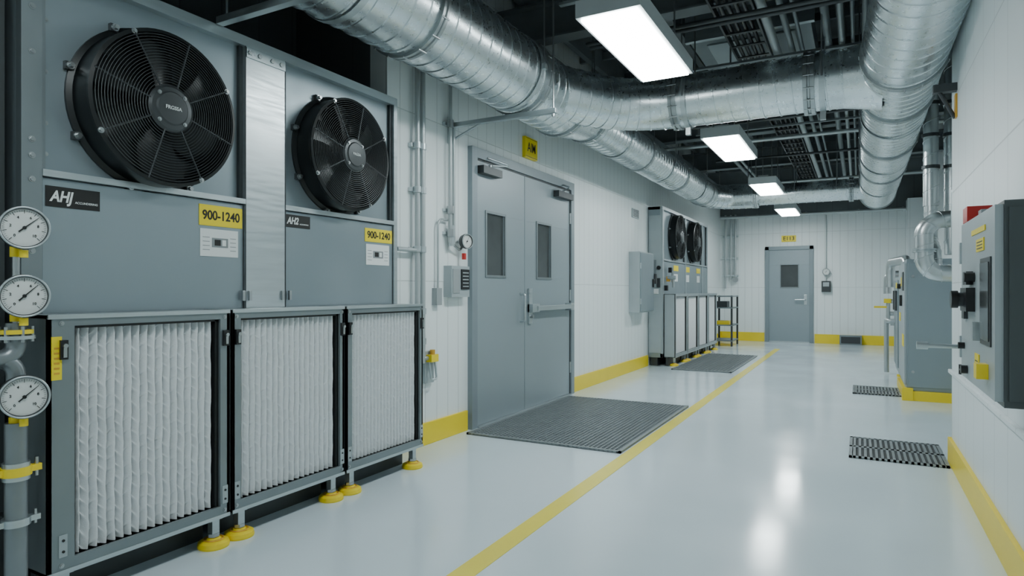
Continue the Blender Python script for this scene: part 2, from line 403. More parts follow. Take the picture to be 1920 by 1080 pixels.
# ------------------------------------------------------------------ filter box
def filter_box(b, xf, xb, y0, y1, z0, z1, pleats=17, wl=.045, wr=.045, hi=True, feet=(), seed=0):
    FM = FRAME if hi else LTPANEL
    b.box((xb, y0, z0), (xb+.01, y1, z1), DKFRAME)
    b.box((xb, y0, z0), (xf, y0+.012, z1), FM); b.box((xb, y1-.012, z0), (xf, y1, z1), FM)
    b.box((xb, y0, z1-.012), (xf, y1, z1), STEEL if hi else LTPANEL); b.box((xb, y0, z0), (xf, y1, z0+.012), FM)
    t = .014
    b.box((xf-t, y0, z0), (xf, y0+wl, z1-.0), FM); b.box((xf-t, y1-wr, z0), (xf, y1, z1), FM)
    b.box((xf-t, y0+wl, z1-.04), (xf, y1-wr, z1), FM); b.box((xf-t, y0+wl, z0), (xf, y1-wr, z0+.05), FM)
    b.box((xf-.002, y0-.002, z1-.014), (xf+.006, y1+.002, z1+.002), STEEL)
    b.box((xf-.002, y0-.002, z0-.002), (xf+.005, y1+.002, z0+.014), STEEL)
    g = .010
    b.box((xf-.06, y0+wl, z0+.05), (xf-.016, y0+wl+g, z1-.04), BLACK); b.box((xf-.06, y1-wr-g*1.6, z0+.05), (xf-.016, y1-wr, z1-.04), BLACK)
    b.box((xf-.06, y0+wl, z1-.04-g), (xf-.016, y1-wr, z1-.04), BLACK)
    ya, yb = y0+wl+g, y1-wr-g*1.6; za, zb = z0+.05, z1-.04-g
    rnd = random.Random(seed)
    cpp = 16 if hi else 4; nc = pleats*cpp+1; nr = 300 if hi else 12
    ph = [rnd.uniform(0, 6.28) for _ in range(pleats+1)]
    fq = [rnd.uniform(.85, 1.15) for _ in range(pleats+1)]
    vs = []; fs = []
    for i in range(nr):
        z = za+(zb-za)*i/(nr-1)
        for j in range(nc):
            f = j/cpp; k = int(min(f, pleats-1)); loc = f-k
            wob = 0
            if hi and 0 < j < nc-1:
                wob = .035*math.sin(z*48+f*1.1)+.03*math.sin(z*19+f*.7+1)
            y = ya+(yb-ya)*(f+wob)/pleats
            q = abs(2*loc-1)
            # narrow rounded ridge, open V-shaped valley between pleats
            prof = (0.5+0.5*math.cos(math.pi*q))**.85
            x = xf-.074+.050*prof
            if hi:
                # slanted paper spacers bridging the valleys between neighbouring pleats
                fl = (f+.5) % 1.0-.5; kk = int(f+.5)
                ss = math.sin(z*118*fq[min(kk, pleats)]+ph[min(kk, pleats)]+7.5*fl*(1 if kk % 2 else -1)+.8*math.sin(z*31+kk))
                rib = max(0., ss)**2.5
                x += .022*rib*(1-prof)
            vs.append((x, y, z))
    for i in range(nr-1):
        for j in range(nc-1): fs.append((i*nc+j, i*nc+j+1, (i+1)*nc+j+1, (i+1)*nc+j))
    b.add(vs, fs, FILT, True)
    if hi:
        for (yy) in (y0+wl*.5, y1-wr*.5):
            for zz in (z0+.03, z1-.03): b.bolt((xf, yy, zz), (1, 0, 0), .006, .006)
        for yy, sgn in ((y0+wl*.55, 1), (y1-wr*.5, -1)):
            b.box((xf, yy-.013, z1-.16), (xf+.012, yy+.013, z1-.09), BLACK)
            b.cyl((xf+.008, yy, z1-.11), (xf+.022, yy, z1-.11), .008, BOLT, 12)
            b.box((xf+.008, yy-.006, z1-.152), (xf+.018, yy+.006, z1-.112), BOLT)
            b.box((xf, yy-.014, z0+.06), (xf+.003, yy+.014, z0+.14), LTPANEL)
            b.cyl((xf+.002, yy, z0+.12), (xf+.006, yy, z0+.12), .005, BLACK, 12); b.cyl((xf+.002, yy, z0+.08), (xf+.006, yy, z0+.08), .005, BLACK, 12)
    for fy in feet:
        fx = xf-.035
        b.box((fx-.016, fy-.018, .055), (fx+.016, fy+.018, z0), STEEL)
        b.box((fx-.018, fy-.032, z0-.012), (fx+.018, fy+.032, z0), STEEL)
        b.cyl((fx, fy, .02), (fx, fy, .10), .012, BOLT, 12)
        b.cyl((fx, fy, .045), (fx, fy, .06), .026, BOLT, 6)
        b.lathe((fx, fy, 0), (0, 0, 1), [(.066, 0), (.068, .008), (.064, .024), (.05, .032), (.03, .034), (.026, .042), (.001, .042)], YEL, 36)
        b.ring((fx, fy, .034), (0, 0, 1), .04, .004, ORANGE, 32, 6)
    b.box((xb+.02, y0+.03, 0), (xb+.06, y1-.03, z0), DKFRAME)

# ------------------------------------------------------------------ AHU near
def ahu_body(b, xf, xb, y0, y1, ztop, bays, posts, zdiv=1.60, zbase=.13):
    xr = xf-.04
    b.box((xb, y0, zbase), (xr, y1, ztop-.005), PANEL)
    b.box((xb+.03, y0+.03, 0), (xr-.05, y1-.03, zbase), DKFRAME)
    b.box((xb, y0, ztop-.05), (xf, y1, ztop), STEEL)
    b.box((xr, y0, zbase), (xf, y1, zbase+.06), FRAME)
    for (a, c, m) in posts: b.box((xr, a, zbase), (xf, c, ztop-.05), m)
    for (a, c) in bays:
        b.box((xr, a, zdiv-.012), (xf+.004, c, zdiv+.014), STEEL)
        b.box((xr, a+.006, zbase+.07), (xf-.012, c-.006, zdiv-.018), PANEL)
        b.box((xr, a, zdiv+.014), (xr+.02, a+.02, ztop-.05), FRAME); b.box((xr, c-.02, zdiv+.014), (xr+.02, c, ztop-.05), DKFRAME)

b = B('air_handling_unit')
UX = -2.73
ahu_body(b, UX, -3.6, 1.22, 3.42, 2.44, [(1.29, 2.206), (2.463, 3.385)],
         [(1.22, 1.29, FRAME), (2.206, 2.463, STEEL), (3.385, 3.42, STEEL)])
for z in (2.22, 2.05, 1.72, 1.66, 1.57, 1.45, 1.3):
    b.bolt((UX, 1.255, z), (1, 0, 0), .008, .007)
for z in (2.36, 2.2, 2.0, 1.8, 1.68): b.bolt((UX-.04, 1.32, z), (1, 0, 0), .006, .006)
for y in (2.23, 2.29, 2.37, 2.43): b.bolt((UX, y, 2.36), (1, 0, 0), .012, .012)
b.box((UX, 2.21, 2.335), (UX+.006, 2.46, 2.385), STEEL)
for (yy) in (2.19, 2.23, 2.44, 2.49):
    b.box((UX, yy-.008, 1.10), (UX+.012, yy+.008, 1.15), BOLT)
b.box((UX+.0, 2.205, .2), (UX+.003, 2.209, 2.39), DKFRAME); b.box((UX, 2.461, .2), (UX+.003, 2.465, 2.39), DKFRAME)
fan(b, (UX-.04, 1.74, 1.94), .335, .13)
fan(b, (UX-.04, 2.89, 1.955), .330, .13)
b.text('FRGSSA', (UX-.04+.13+.033, 1.74, 1.94), '+X', .022, WLAB)
b.text('PAGSA', (UX-.04+.13+.033, 2.89, 1.955), '+X', .022, WLAB)
def badge(b, x, ya, yb, z0, z1, tx, t2):
    b.box((x, ya, z0), (x+.003, yb, z1), INK); h = z1-z0; w = yb-ya
    b.text(tx, (x+.0034, ya+w*.27, (z0+z1)/2), '+X', h*.74, WLAB, shear=.25, sx=.80, bold=.03)
    b.text(t2, (x+.0034, ya+w*.74, z0+h*.30), '+X', h*.15, WLAB)
PXF = UX-.012
badge(b, PXF, 1.305, 1.505, 1.475, 1.555, 'AHJ', 'ACCUNDERING')
badge(b, PXF, 2.475, 2.65, 1.498, 1.568, 'AH2', 'ACOUNDING')
b.box((PXF, 1.955, 1.462), (PXF+.003, 2.195, 1.562), YLAB); b.text('900-1240', (PXF+.0035, 2.075, 1.511), '+X', .062, INK, sx=.88, bold=.02)
b.box((PXF, 3.11, 1.462), (PXF+.003, 3.375, 1.548), YLAB); b.text('900-1240', (PXF+.0035, 3.243, 1.505), '+X', .062, INK, sx=.95, bold=.02)
for ya, yb in ((1.96, 2.17), (3.12, 3.345)):
    b.box((PXF, ya, 1.315), (PXF+.003, yb, 1.447), WLAB)
    w = yb-ya
    b.box((PXF+.003, ya+w*.30, 1.36), (PXF+.005, ya+w*.72, 1.405), GLAB)
    b.box((PXF+.005, ya+w*.36, 1.368), (PXF+.006, ya+w*.52, 1.397), INK)
    b.box((PXF+.005, ya+w*.56, 1.368), (PXF+.006, ya+w*.66, 1.397), WLAB)
    for k in range(4):
        b.box((PXF+.003, ya+w*.06, 1.345+k*.02), (PXF+.0036, ya+w*.24, 1.348+k*.02), GLAB)
        b.box((PXF+.003, ya+w*.78, 1.345+k*.02), (PXF+.0036, ya+w*.94, 1.348+k*.02), GLAB)
b.done(.0025)

FX = -2.52
specs = [(1.208, 1.949, .088, .045, (1.27, 1.895)), (1.967, 2.688, .045, .03, (2.03, 2.625)), (2.708, 3.42, .045, .03, (2.77, 3.355))]
for i, (y0, y1, wl, wr, ft) in enumerate(specs):
    b = B('air_filter_housing')
    filter_box(b, FX, UX+.006, y0, y1, .13, 1.062, 18 if i < 2 else 20, wl, wr, True, ft, i)
    if i == 0: b.box((FX, 1.218, .83), (FX+.003, 1.252, .985), YLAB); [b.box((FX+.003, 1.226, .85+k*.018), (FX+.0036, 1.244, .857+k*.018), ORANGE) for k in range(6)]
    b.done(.0015)

b = B('steel_column')
b.box((-3.1, .93, 0), (-2.78, .95, ZC), DKFRAME); b.box((-3.1, 1.17, 0), (-2.78, 1.19, ZC), DKFRAME); b.box((-2.95, .95, 0), (-2.93, 1.17, ZC), DKFRAME)
b.done(.002)

# ------------------------------------------------------------------ AHU far
b = B('air_handling_unit')
U2 = -2.62
ahu_body(b, U2, -2.845, 9.65, 12.95, 2.44, [(9.72, 11.12), (11.16, 12.45), (12.49, 12.9)],
         [(9.65, 9.72, LTPANEL), (11.12, 11.16, STEEL), (12.45, 12.49, STEEL), (12.9, 12.95, STEEL)], zdiv=1.62)
fan(b, (U2-.04, 10.48, 2.02), .36, .12, 10, 8, True)
fan(b, (U2-.04, 11.72, 2.02), .36, .12, 10, 8, True)
for ya in (10.35, 11.15, 12.0):
    b.box((U2-.012, ya, 1.47), (U2-.008, ya+.3, 1.56), YLAB); b.box((U2-.012, ya+.02, 1.30), (U2-.008, ya+.26, 1.42), WLAB)
b.box((-2.83, 9.635, .2), (-2.64, 9.65, 2.3), LTPANEL)
b.box((-2.80, 9.61, 1.36), (-2.72, 9.635, 1.62), FRAME); b.box((-2.70, 9.60, 1.2), (-2.65, 9.635, 1.34), HUB)
b.box((-2.79, 9.62, 1.1), (-2.68, 9.636, 1.18), WLAB); b.cyl((-2.67, 9.6, 1.5), (-2.67, 9.65, 1.5), .03, BLACK, 20)
b.tube([(-2.64, 9.9, 1.35), (-2.52, 9.9, 1.35), (-2.52, 9.9, 1.2)], .02, PIPE, 10, .03)
b.cyl((-2.58, 9.8, 1.35), (-2.46, 9.8, 1.35), .03, STEEL, 16); b.cyl((-2.52, 9.85, 1.28), (-2.52, 9.85, 1.46), .015, BOLT, 10)
for k in range(3): b.box((-2.60, 9.66+.12*k, 1.15+.14*k), (-2.55, 9.72+.12*k, 1.23+.14*k), ORANGE if k == 1 else BLACK)
b.done(.003)
for i in range(4):
    y0 = 9.70+i*.81
    b = B('air_filter_housing')
    filter_box(b, -2.44, U2+.006, y0, y0+.795, .13, 1.10, 12, .05, .05, False, (y0+.08, y0+.71), i)
    b.done(.002)

# ------------------------------------------------------------------ double door
b = B('door_1')
def framebox(b, x0, x1, ya, yb, zt, w, m):
    b.box((x0, ya, 0), (x1, ya+w, zt), m); b.box((x0, yb-w, 0), (x1, yb, zt), m); b.box((x0, ya+w, zt-w), (x1, yb-w, zt), m)
framebox(b, XL, XL+.045, 4.49, 6.65, 2.35, .085, DOORF)
framebox(b, XL, XL+.030, 4.555, 6.585, 2.285, .035, DKFRAME)
ym = 5.47
def leaf(ya, yb, wa, wb):
    x0, x1 = XL+.001, XL+.026; z0, z1 = .012, 2.255; za, zb = 1.285, 1.82
    b.box((x0, ya, z0), (x1, yb, za), DOOR); b.box((x0, ya, zb), (x1, yb, z1), DOOR)
    b.box((x0, ya, za), (x1, wa, zb), DOOR); b.box((x0, wb, za), (x1, yb, zb), DOOR)
    b.box((x0, wa, za), (x0+.010, wb, zb), GLASS)
    f = .022
    b.box((x1-.004, wa-f, za-f), (x1+.008, wa, zb+f), FRAME); b.box((x1-.004, wb, za-f), (x1+.008, wb+f, zb+f), FRAME)
    b.box((x1-.004, wa, zb), (x1+.008, wb, zb+f), FRAME); b.box((x1-.004, wa, za-f), (x1+.008, wb, za), FRAME)
leaf(4.58, ym-.004, 4.75, 5.07); leaf(ym+.004, 6.56, 5.74, 6.05)
x1 = XL+.026
b.box((XL, ym-.006, .012), (XL+.004, ym+.006, 2.255), INK)
b.box((x1, 5.53, .83), (x1+.02, 5.60, 1.17), STEEL); b.box((x1, 5.53, .94), (x1+.06, 5.68, 1.02), STEEL)
b.box((x1+.035, 5.62, .955), (x1+.075, 6.50, 1.0), STEEL); b.box((x1, 6.44, .94), (x1+.07, 6.53, 1.015), STEEL)
b.cyl((x1+.02, 5.56, .90), (x1+.05, 5.56, .90), .018, BOLT, 16)
b.tube([(x1, 5.38, .86), (x1+.05, 5.38, .86), (x1+.05, 5.38, 1.12), (x1, 5.38, 1.12)], .011, STEEL, 12, .03)
for ya, yb, z, hy in ((4.60, 4.92, 2.17, 1), (6.13, 6.52, 2.17, -1)):
    b.box((x1, ya, z-.03), (x1+.065, yb, z+.035), HUB); b.cyl((x1+.035, (ya+yb)/2, z+.03), (x1+.035, (ya+yb)/2, z+.06), .018, BOLT, 16)
    b.tube([(x1+.035, (ya+yb)/2, z+.055), (x1+.17, (ya+yb)/2+hy*.14, z+.06), (x1+.02, (ya+yb)/2-hy*.02, z+.12)], .009, STEEL, 8, .01)
for y in (4.578, 6.563):
    for z in (.3, 1.1, 1.95): b.cyl((x1+.004, y, z-.06), (x1+.004, y, z+.06), .011, STEEL, 12)
b.box((XL, 4.58, 0), (XL+.06, 6.56, .010), STEEL)
b.done(.0025)

b = B('door_2')
YD = YB
b.box((-1.86, YD-.05, 0), (-1.78, YD, 2.14), DOORF); b.box((-.95, YD-.05, 0), (-.87, YD, 2.14), DOORF); b.box((-1.86, YD-.05, 2.06), (-.87, YD, 2.14), DOORF)
za, zb, wa, wb = 1.23, 1.72, -1.53, -1.18
b.box((-1.78, YD-.025, .01), (-.95, YD, za), DOOR); b.box((-1.78, YD-.025, zb), (-.95, YD, 2.06), DOOR)
b.box((-1.78, YD-.025, za), (wa, YD, zb), DOOR); b.box((wb, YD-.025, za), (-.95, YD, zb), DOOR); b.box((wa, YD-.012, za), (wb, YD, zb), GLASS)
b.box((wa-.02, YD-.034, za-.02), (wa, YD-.02, zb+.02), FRAME); b.box((wb, YD-.034, za-.02), (wb+.02, YD-.02, zb+.02), FRAME)
b.box((wa, YD-.034, zb), (wb, YD-.02, zb+.02), FRAME); b.box((wa, YD-.034, za-.02), (wb, YD-.02, za), FRAME)
b.box((-1.06, YD-.04, .84), (-1.0, YD-.025, 1.06), STEEL); b.tube([(-1.03, YD-.03, .95), (-1.03, YD-.09, .95), (-1.24, YD-.09, .95)], .014, STEEL, 10, .02)
b.box((-1.78, YD-.03, .0), (-.95, YD-.0, .02), STEEL)
b.done(.003)

# signs
b = B('room_sign'); b.box((XL, 5.47, 2.44), (XL+.035, 5.73, 2.64), YLAB)
b.box((XL+.035, 5.48, 2.45), (XL+.037, 5.72, 2.454), INK); b.box((XL+.035, 5.48, 2.626), (XL+.037, 5.72, 2.63), INK)
b.text('AIM', (XL+.0365, 5.6, 2.54), '+X', .13, INK, sx=.80, bold=.004); b.done(.002)
b = B('room_sign'); b.box((-1.52, YB-.02, 2.24), (-1.22, YB, 2.38), YLAB); b.text('E113', (-1.37, YB-.0215, 2.31), '-Y', .12, INK); b.done(.002)
b = B('vent_grille'); b.box((XL, 8.85, 2.20), (XL+.015, 9.15, 2.33), LTPANEL)
for k in range(5): b.box((XL+.015, 8.88, 2.22+k*.021), (XL+.022, 9.12, 2.228+k*.021), HUB)
b.done(.002)

# ------------------------------------------------------------------ wall piping left
b = B('conduit_pipes')
for y in (3.735, 3.80):
    b.cyl((XL+.05, y, .62 if y > 3.77 else .75), (XL+.05, y, 2.9), .019, PIPE, 16)
for z in (2.2, 1.88, 1.45, 1.0, .78):
    b.box((XL, 3.69, z-.015), (XL+.035, 3.845, z+.015), STEEL)
    for y in (3.735, 3.80): b.cyl((XL+.05, y, z-.022), (XL+.05, y, z+.022), .027, STEEL, 16)
b.tube([(XL+.05, 3.5, 1.44), (XL+.05, 3.735, 1.44)], .016, PIPE, 12)
b.cyl((XL+.05, 4.16, 1.52), (XL+.05, 4.16, 2.75), .015, PIPE, 14); b.cyl((XL+.05, 4.21, 1.52), (XL+.05, 4.21, 2.45), .012, PIPE, 14)
for z in (2.45, 1.78, 1.60):
    b.box((XL, 4.12, z-.012), (XL+.03, 4.25, z+.012), STEEL); b.cyl((XL+.05, 4.16, z-.03), (XL+.05, 4.16, z+.03), .026, BOLT, 14)
b.tube([(XL+.03, 4.15, 1.70), (XL+.03, 4.02, 1.70), (XL+.03, 4.02, 1.12)], .009, PIPE, 10, .06)
b.box((XL, 3.985, 1.04), (XL+.045, 4.055, 1.17), DOORGREY)
b.cyl((XL+.05, 4.18, 1.50), (XL+.05, 4.18, 1.66), .024, STEEL, 16); b.tube([(XL+.05, 4.18, 1.52), (XL+.05, 4.30, 1.47), (XL+.05, 4.34, 1.52)], .01, BOLT, 10, .03)
b.done(.0015)
b = B('shutoff_valve')
b.box((XL, 3.86, .46), (XL+.03, 3.97, .70), LTPANEL); b.box((XL+.03, 3.87, .62), (XL+.08, 3.96, .675), YEL)
b.tube([(XL+.05, 3.88, .63), (XL+.07, 3.88, .49), (XL+.07, 3.95, .49), (XL+.05, 3.95, .63)], .008, STEEL, 8, .02)
b.cyl((XL+.04, 3.80, .65), (XL+.04, 3.87, .65), .016, PIPE, 12); b.cyl((XL+.055, 3.915, .67), (XL+.055, 3.915, .71), .02, ORANGE, 12)
b.done(.0015)
b = B('pressure_gauge'); gauge(b, (XL+.09, 4.335, 1.545), (1, -.25, 0), .06, 60, False)
b.cyl((XL+.05, 4.34, 1.545), (XL, 4.34, 1.545), .01, BOLT, 12)
b.box((XL+.05, 4.325, 1.40), (XL+.075, 4.35, 1.45), RED); b.done()
b = B('thermostat_controller')
b.box((XL, 4.14, 1.10), (XL+.075, 4.40, 1.345), LTPANEL); b.box((XL+.075, 4.27, 1.16), (XL+.085, 4.385, 1.32), BLACK)
for k in range(5): b.box((XL+.085, 4.285, 1.18+k*.027), (XL+.087, 4.37, 1.188+k*.027), LTPANEL)
b.box((XL+.075, 4.155, 1.13), (XL+.08, 4.25, 1.32), DOORGREY)
b.done(.004)
b = B('electrical_panel')
b.box((XL, 8.72, .84), (XL+.16, 9.38, 1.70), LTPANEL); b.box((XL+.16, 8.735, .855), (XL+.175, 9.365, 1.685), PANEL)
b.box((XL+.175, 9.29, 1.2), (XL+.195, 9.33, 1.32), BLACK)
for z in (1.0, 1.5): b.cyl((XL+.17, 8.73, z-.04), (XL+.17, 8.73, z+.04), .01, STEEL, 10)
b.box((XL+.12, 9.38, 1.25), (XL+.2, 9.45, 1.4), HUB); b.done(.004)

# back-wall items
b = B('dial_gauge'); gauge(b, (-.62, YB-.07, 1.56), (0, -1, 0), .075, 60, False); b.cyl((-.62, YB-.04, 1.56), (-.62, YB, 1.56), .015, BOLT, 10)
b.cyl((-.62, YB-.02, 1.62), (-.62, YB-.02, 2.8), .01, PIPE, 10); b.cyl((-.62, YB-.02, 1.36), (-.62, YB-.02, 1.5), .012, PIPE, 10); b.done()
b = B('switch_box'); b.box((-.71, YB-.08, 1.12), (-.53, YB, 1.36), HUB); b.box((-.68, YB-.085, 1.24), (-.56, YB-.08, 1.33), LTPANEL); b.done(.004)
b = B('junction_box'); b.box((-.36, YB-.17, 0), (.06, YB-.024, .2), FRAME); b.box((-.33, YB-.18, .03), (.03, YB-.17, .17), HUB); b.done(.006)
b = B('riser_conduits')
for x in (-2.72, -2.6, -2.5): b.cyl((x, YB-.06, 1.2+.2*(x > -2.65)), (x, YB-.06, 2.9), .022, PIPE, 12)
for z in (1.5, 1.9, 2.4): b.box((-2.78, YB-.07, z-.02), (-2.44, YB, z+.02), STEEL)
b.cyl((-2.5, YB-.1, 1.4), (-2.5, YB-.03, 1.4), .06, BOLT, 16)
b.tube([(-2.8, YB-.25, 2.82), (.84, YB-.25, 2.82)], .035, PIPE, 14)
for x in (-2, -1, 0, .8): b.box((x-.015, YB-.26, 2.80), (x+.015, YB, 2.86), STEEL)
b.done()
b = B('utility_stand')
for x in (-2.68, -2.30):
    for y in (13.75, 14.45): b.box((x-.018, y-.018, 0), (x+.018, y+.018, 1.05), HUB)
for z in (1.02, .78, .42, .1): b.box((-2.70, 13.73, z), (-2.28, 14.47, z+.025), FRAME)
b.box((-2.62, 13.8, .445), (-2.36, 14.2, .52), YEL); b.box((-2.66, 13.8, .805), (-2.40, 14.1, .93), HUB)
b.done(.003)

# ------------------------------------------------------------------ ducts
ZD = 2.75; XA = -2.25; XB = .27
b = B('spiral_air_duct')
b.duct([(XA, -3.9, ZD), (XA, 5.0, ZD)], .27, GALV, .125)
b.lathe((XA, 5.0, ZD), (0, 1, 0), [(.272, 0), (.272, .03), (.205, .55), (.205, .6)], GALV, 56)
b.duct([(XA, 5.55, ZD), (XA, 11.0, ZD), (XA+.3, 11.3, ZD-.02), (XA+.8, 11.3, ZD-.02)], .20, GALV, .11, .3)
for y, r in ((1.0, .27), (2.9, .27), (4.25, .27), (5.0, .27)): b.collar((XA, y, ZD), (0, 1, 0), r, COLLAR, .06)
for y in (5.6, 7.2, 8.9, 10.6): b.collar((XA, y, ZD), (0, 1, 0), .20, COLLAR, .05)
for y, r in ((2.35, .27), (4.1, .27), (6.4, .20), (8.1, .20), (10.0, .20)):
    b.lathe((XA, y-.02, ZD), (0, 1, 0), [(r+.008, 0), (r+.011, 0), (r+.011, .04), (r+.008, .04)], STEEL, 48)
    for sx in (-1, 1): b.cyl((XA+sx*(r+.02), y, ZD-.02), (XA+sx*(r+.02), y, ZC), .006, BOLT, 8); b.box((XA+sx*(r+.02)-.015, y-.02, ZD-.03), (XA+sx*(r+.02)+.015, y+.02, ZD+.01), STEEL)
b.done()
b = B('spiral_air_duct')
b.duct([(XA, 4.55, ZD), (-1.75, 5.45, ZD), (XB, 5.45, ZD)], .215, GALV, .115, .7)
b.lathe((XB-.42, 5.45, ZD), (1, 0, 0), [(.218, 0), (.218, .05), (.26, .3)], GALV, 56)
b.collar((-.33, 5.45, ZD), (1, 0, 0), .22, COLLAR, .08); b.collar((-1.35, 5.45, ZD), (1, 0, 0), .215, COLLAR, .06)
for x in (-1.28, -.26):
    b.lathe((x, 5.45, ZD), (1, 0, 0), [(.225, 0), (.23, 0), (.23, .04), (.225, .04)], STEEL, 48)
    for sy in (-1, 1): b.cyl((x+.02, 5.45+sy*.24, ZD-.02), (x+.02, 5.45+sy*.24, ZC), .006, BOLT, 8)
    b.box((x, 5.43, ZD-.29), (x+.04, 5.47, ZD-.22), COLLAR)
b.done()
b = B('spiral_air_duct')
b.duct([(.62, 1.6, ZD+.72), (XB+.08, 3.6, ZD+.18), (XB, 4.9, ZD), (XB, 12.0, ZD)], .25, GALV, .125, .8)
for y in (5.0, 5.95, 7.6, 9.3): b.collar((XB, y, ZD), (0, 1, 0), .25, COLLAR, .06)
b.collar((XB+.075, 3.75, ZD+.155), (.05, 1.3, -.17), .25, COLLAR, .06)
for y in (6.6, 8.6, 10.6):
    b.lathe((XB, y-.02, ZD), (0, 1, 0), [(.258, 0), (.262, 0), (.262, .04), (.258, .04)], STEEL, 48)
    for sx in (-1, 1): b.cyl((XB+sx*.265, y, ZD), (XB+sx*.265, y, ZC), .006, BOLT, 8)
b.lathe((XB, 12.0, ZD), (0, 1, 0), [(.25, 0), (.27, 0), (.27, .03), (.001, .03)], COLLAR, 48)
b.done()
b = B('spiral_air_duct')
b.duct([(XA+.7, 11.3, ZD-.02), (XB, 11.3, ZD-.02)], .165, GALV, .12)
b.collar((XA+.75, 11.3, ZD-.02), (1, 0, 0), .19, COLLAR, .05); b.collar((-.1, 11.3, ZD-.02), (1, 0, 0), .17, COLLAR, .06)
for x in (-1.6, -.9, -.3):
    for sy in (-1, 1): b.cyl((x, 11.3+sy*.175, ZD), (x, 11.3+sy*.175, ZC), .006, BOLT, 8)
b.done()
for y, x0 in ((2.05, -2.72), (4.22, XL)):
    b = B('duct_bracket'); zt = ZD-.28
    b.box((x0, y-.02, zt-.035), (XA+.33, y+.02, zt), STEEL)
    if x0 == XL: b.box((XL, y-.03, zt-.16), (XL+.012, y+.03, zt+.05), STEEL); b.cyl((XL+.01, y, zt-.14), (XL+.3, y, zt-.03), .010, STEEL, 8)
    b.cyl((XA+.305, y, zt-.06), (XA+.305, y, ZC), .007, BOLT, 8)
    b.cyl((XA+.305, y, zt-.055), (XA+.305, y, zt-.035), .014, BOLT, 6)
    if x0 != XL: b.cyl((x0+.05, y, zt-.03), (x0+.05, y, ZC), .007, BOLT, 8)
    b.done(.002)

# ------------------------------------------------------------------ ceiling structure
for y in (-2.4, .2, 2.6, 5.05, 7.5, 9.4, 11.9, 14.0):
    b = B('steel_roof_beam'); b.box((-3.7 if .9 < y < 3.4 else -2.85, y-.08, 3.32), (.55 if y < 5.1 else 1.15, y+.08, 3.335), BEAM); b.box((-3.7 if .9 < y < 3.4 else -2.85, y-.08, 3.62), (.55 if y < 5.1 else 1.15, y+.08, 3.64), BEAM)
    b.box((-3.7 if .9 < y < 3.4 else -2.85, y-.008, 3.335), (.55 if y < 5.1 else 1.15, y+.008, 3.62), BEAM); b.done()
b = B('roof_joists')
for x in (-2.6, -2.0, -1.55, -.75, -.15, .4): b.box((x-.03, -3.9, 3.66), (x+.03, 15.4, 3.9), BEAM)
for i in range(24): b.box((-2.84, -3.5+i*.8, 3.78), (.54, -3.46+i*.8, 3.86), BEAM)
b.done()
b = B('overhead_conduits')
for x, z, r in ((-1.75, 3.24, .03), (-1.66, 3.24, .02), (-.62, 3.22, .035), (-.50, 3.22, .025), (-.42, 3.22, .015), (-.22, 3.2, .03), (-.12, 3.2, .02), (-.04, 3.2, .015), (.05, 3.2, .03)):
    b.cyl((x, -3.9, z), (x, 15.4, z), r, PIPE if r in (.02, .035) else FRAME, 12)
for y in (4.1, 5.9, 8.4, 10.3, 12.9):
    b.box((-1.85, y, 3.15), (0.12, y+.04, 3.17), BEAM)
    for x in (-1.82, -1.0, .1): b.cyl((x, y+.02, 3.15), (x, y+.02, ZC), .007, BOLT, 8)
for y, z in ((6.15, 3.1), (6.27, 3.1), (8.9, 3.12), (12.4, 3.1)): b.cyl((-2.84, y, z), (1.14, y, z), .025, PIPE, 12)
for y, z in ((4.75, 3.10), (4.83, 3.10), (6.9, 3.08), (7.85, 3.12), (10.0, 3.1)): b.cyl((-1.9, y, z), (.2, y, z), .018, HUB, 10)
b.done()
b = B('cable_tray')
for x in (-2.75, -2.45): b.box((x, -3.9, 3.16), (x+.015, 15.4, 3.24), STEEL)
for i in range(64): b.box((-2.75, -3.8+i*.3, 3.165), (-2.45, -3.77+i*.3, 3.18), STEEL)
for k in range(5): b.cyl((-2.70+k*.05, -3.9, 3.20), (-2.70+k*.05, 15.4, 3.20), .016, BLACK, 8)
for i in range(8): b.cyl((-2.42, -3+i*2.3, 3.16), (-2.42, -3+i*2.3, ZC), .006, BOLT, 6); b.box((-2.77, -3.02+i*2.3, 3.145), (-2.40, -2.98+i*2.3, 3.162), STEEL)
b.done()
b = B('cable_tray')
for x in (-.98, -.70): b.box((x, -3.9, 3.26), (x+.015, 15.4, 3.32), HUB)
for i in range(64): b.box((-.98, -3.8+i*.3, 3.262), (-.70, -3.77+i*.3, 3.272), HUB)
for k in range(4): b.cyl((-.92+k*.055, -3.9, 3.29), (-.92+k*.055, 15.4, 3.29), .017, BLACK, 8)
b.done()
b = B('rectangular_air_duct')
b.box((-1.35, 5.85, 3.40), (-.35, 7.1, 3.60), FRAME); b.box((-1.38, 5.82, 3.38), (-.32, 5.87, 3.62), STEEL); b.box((-1.38, 7.08, 3.38), (-.32, 7.13, 3.62), STEEL)
b.box((-1.22, 6.0, 3.385), (-.48, 6.95, 3.40), LTPANEL)
b.done(.004)

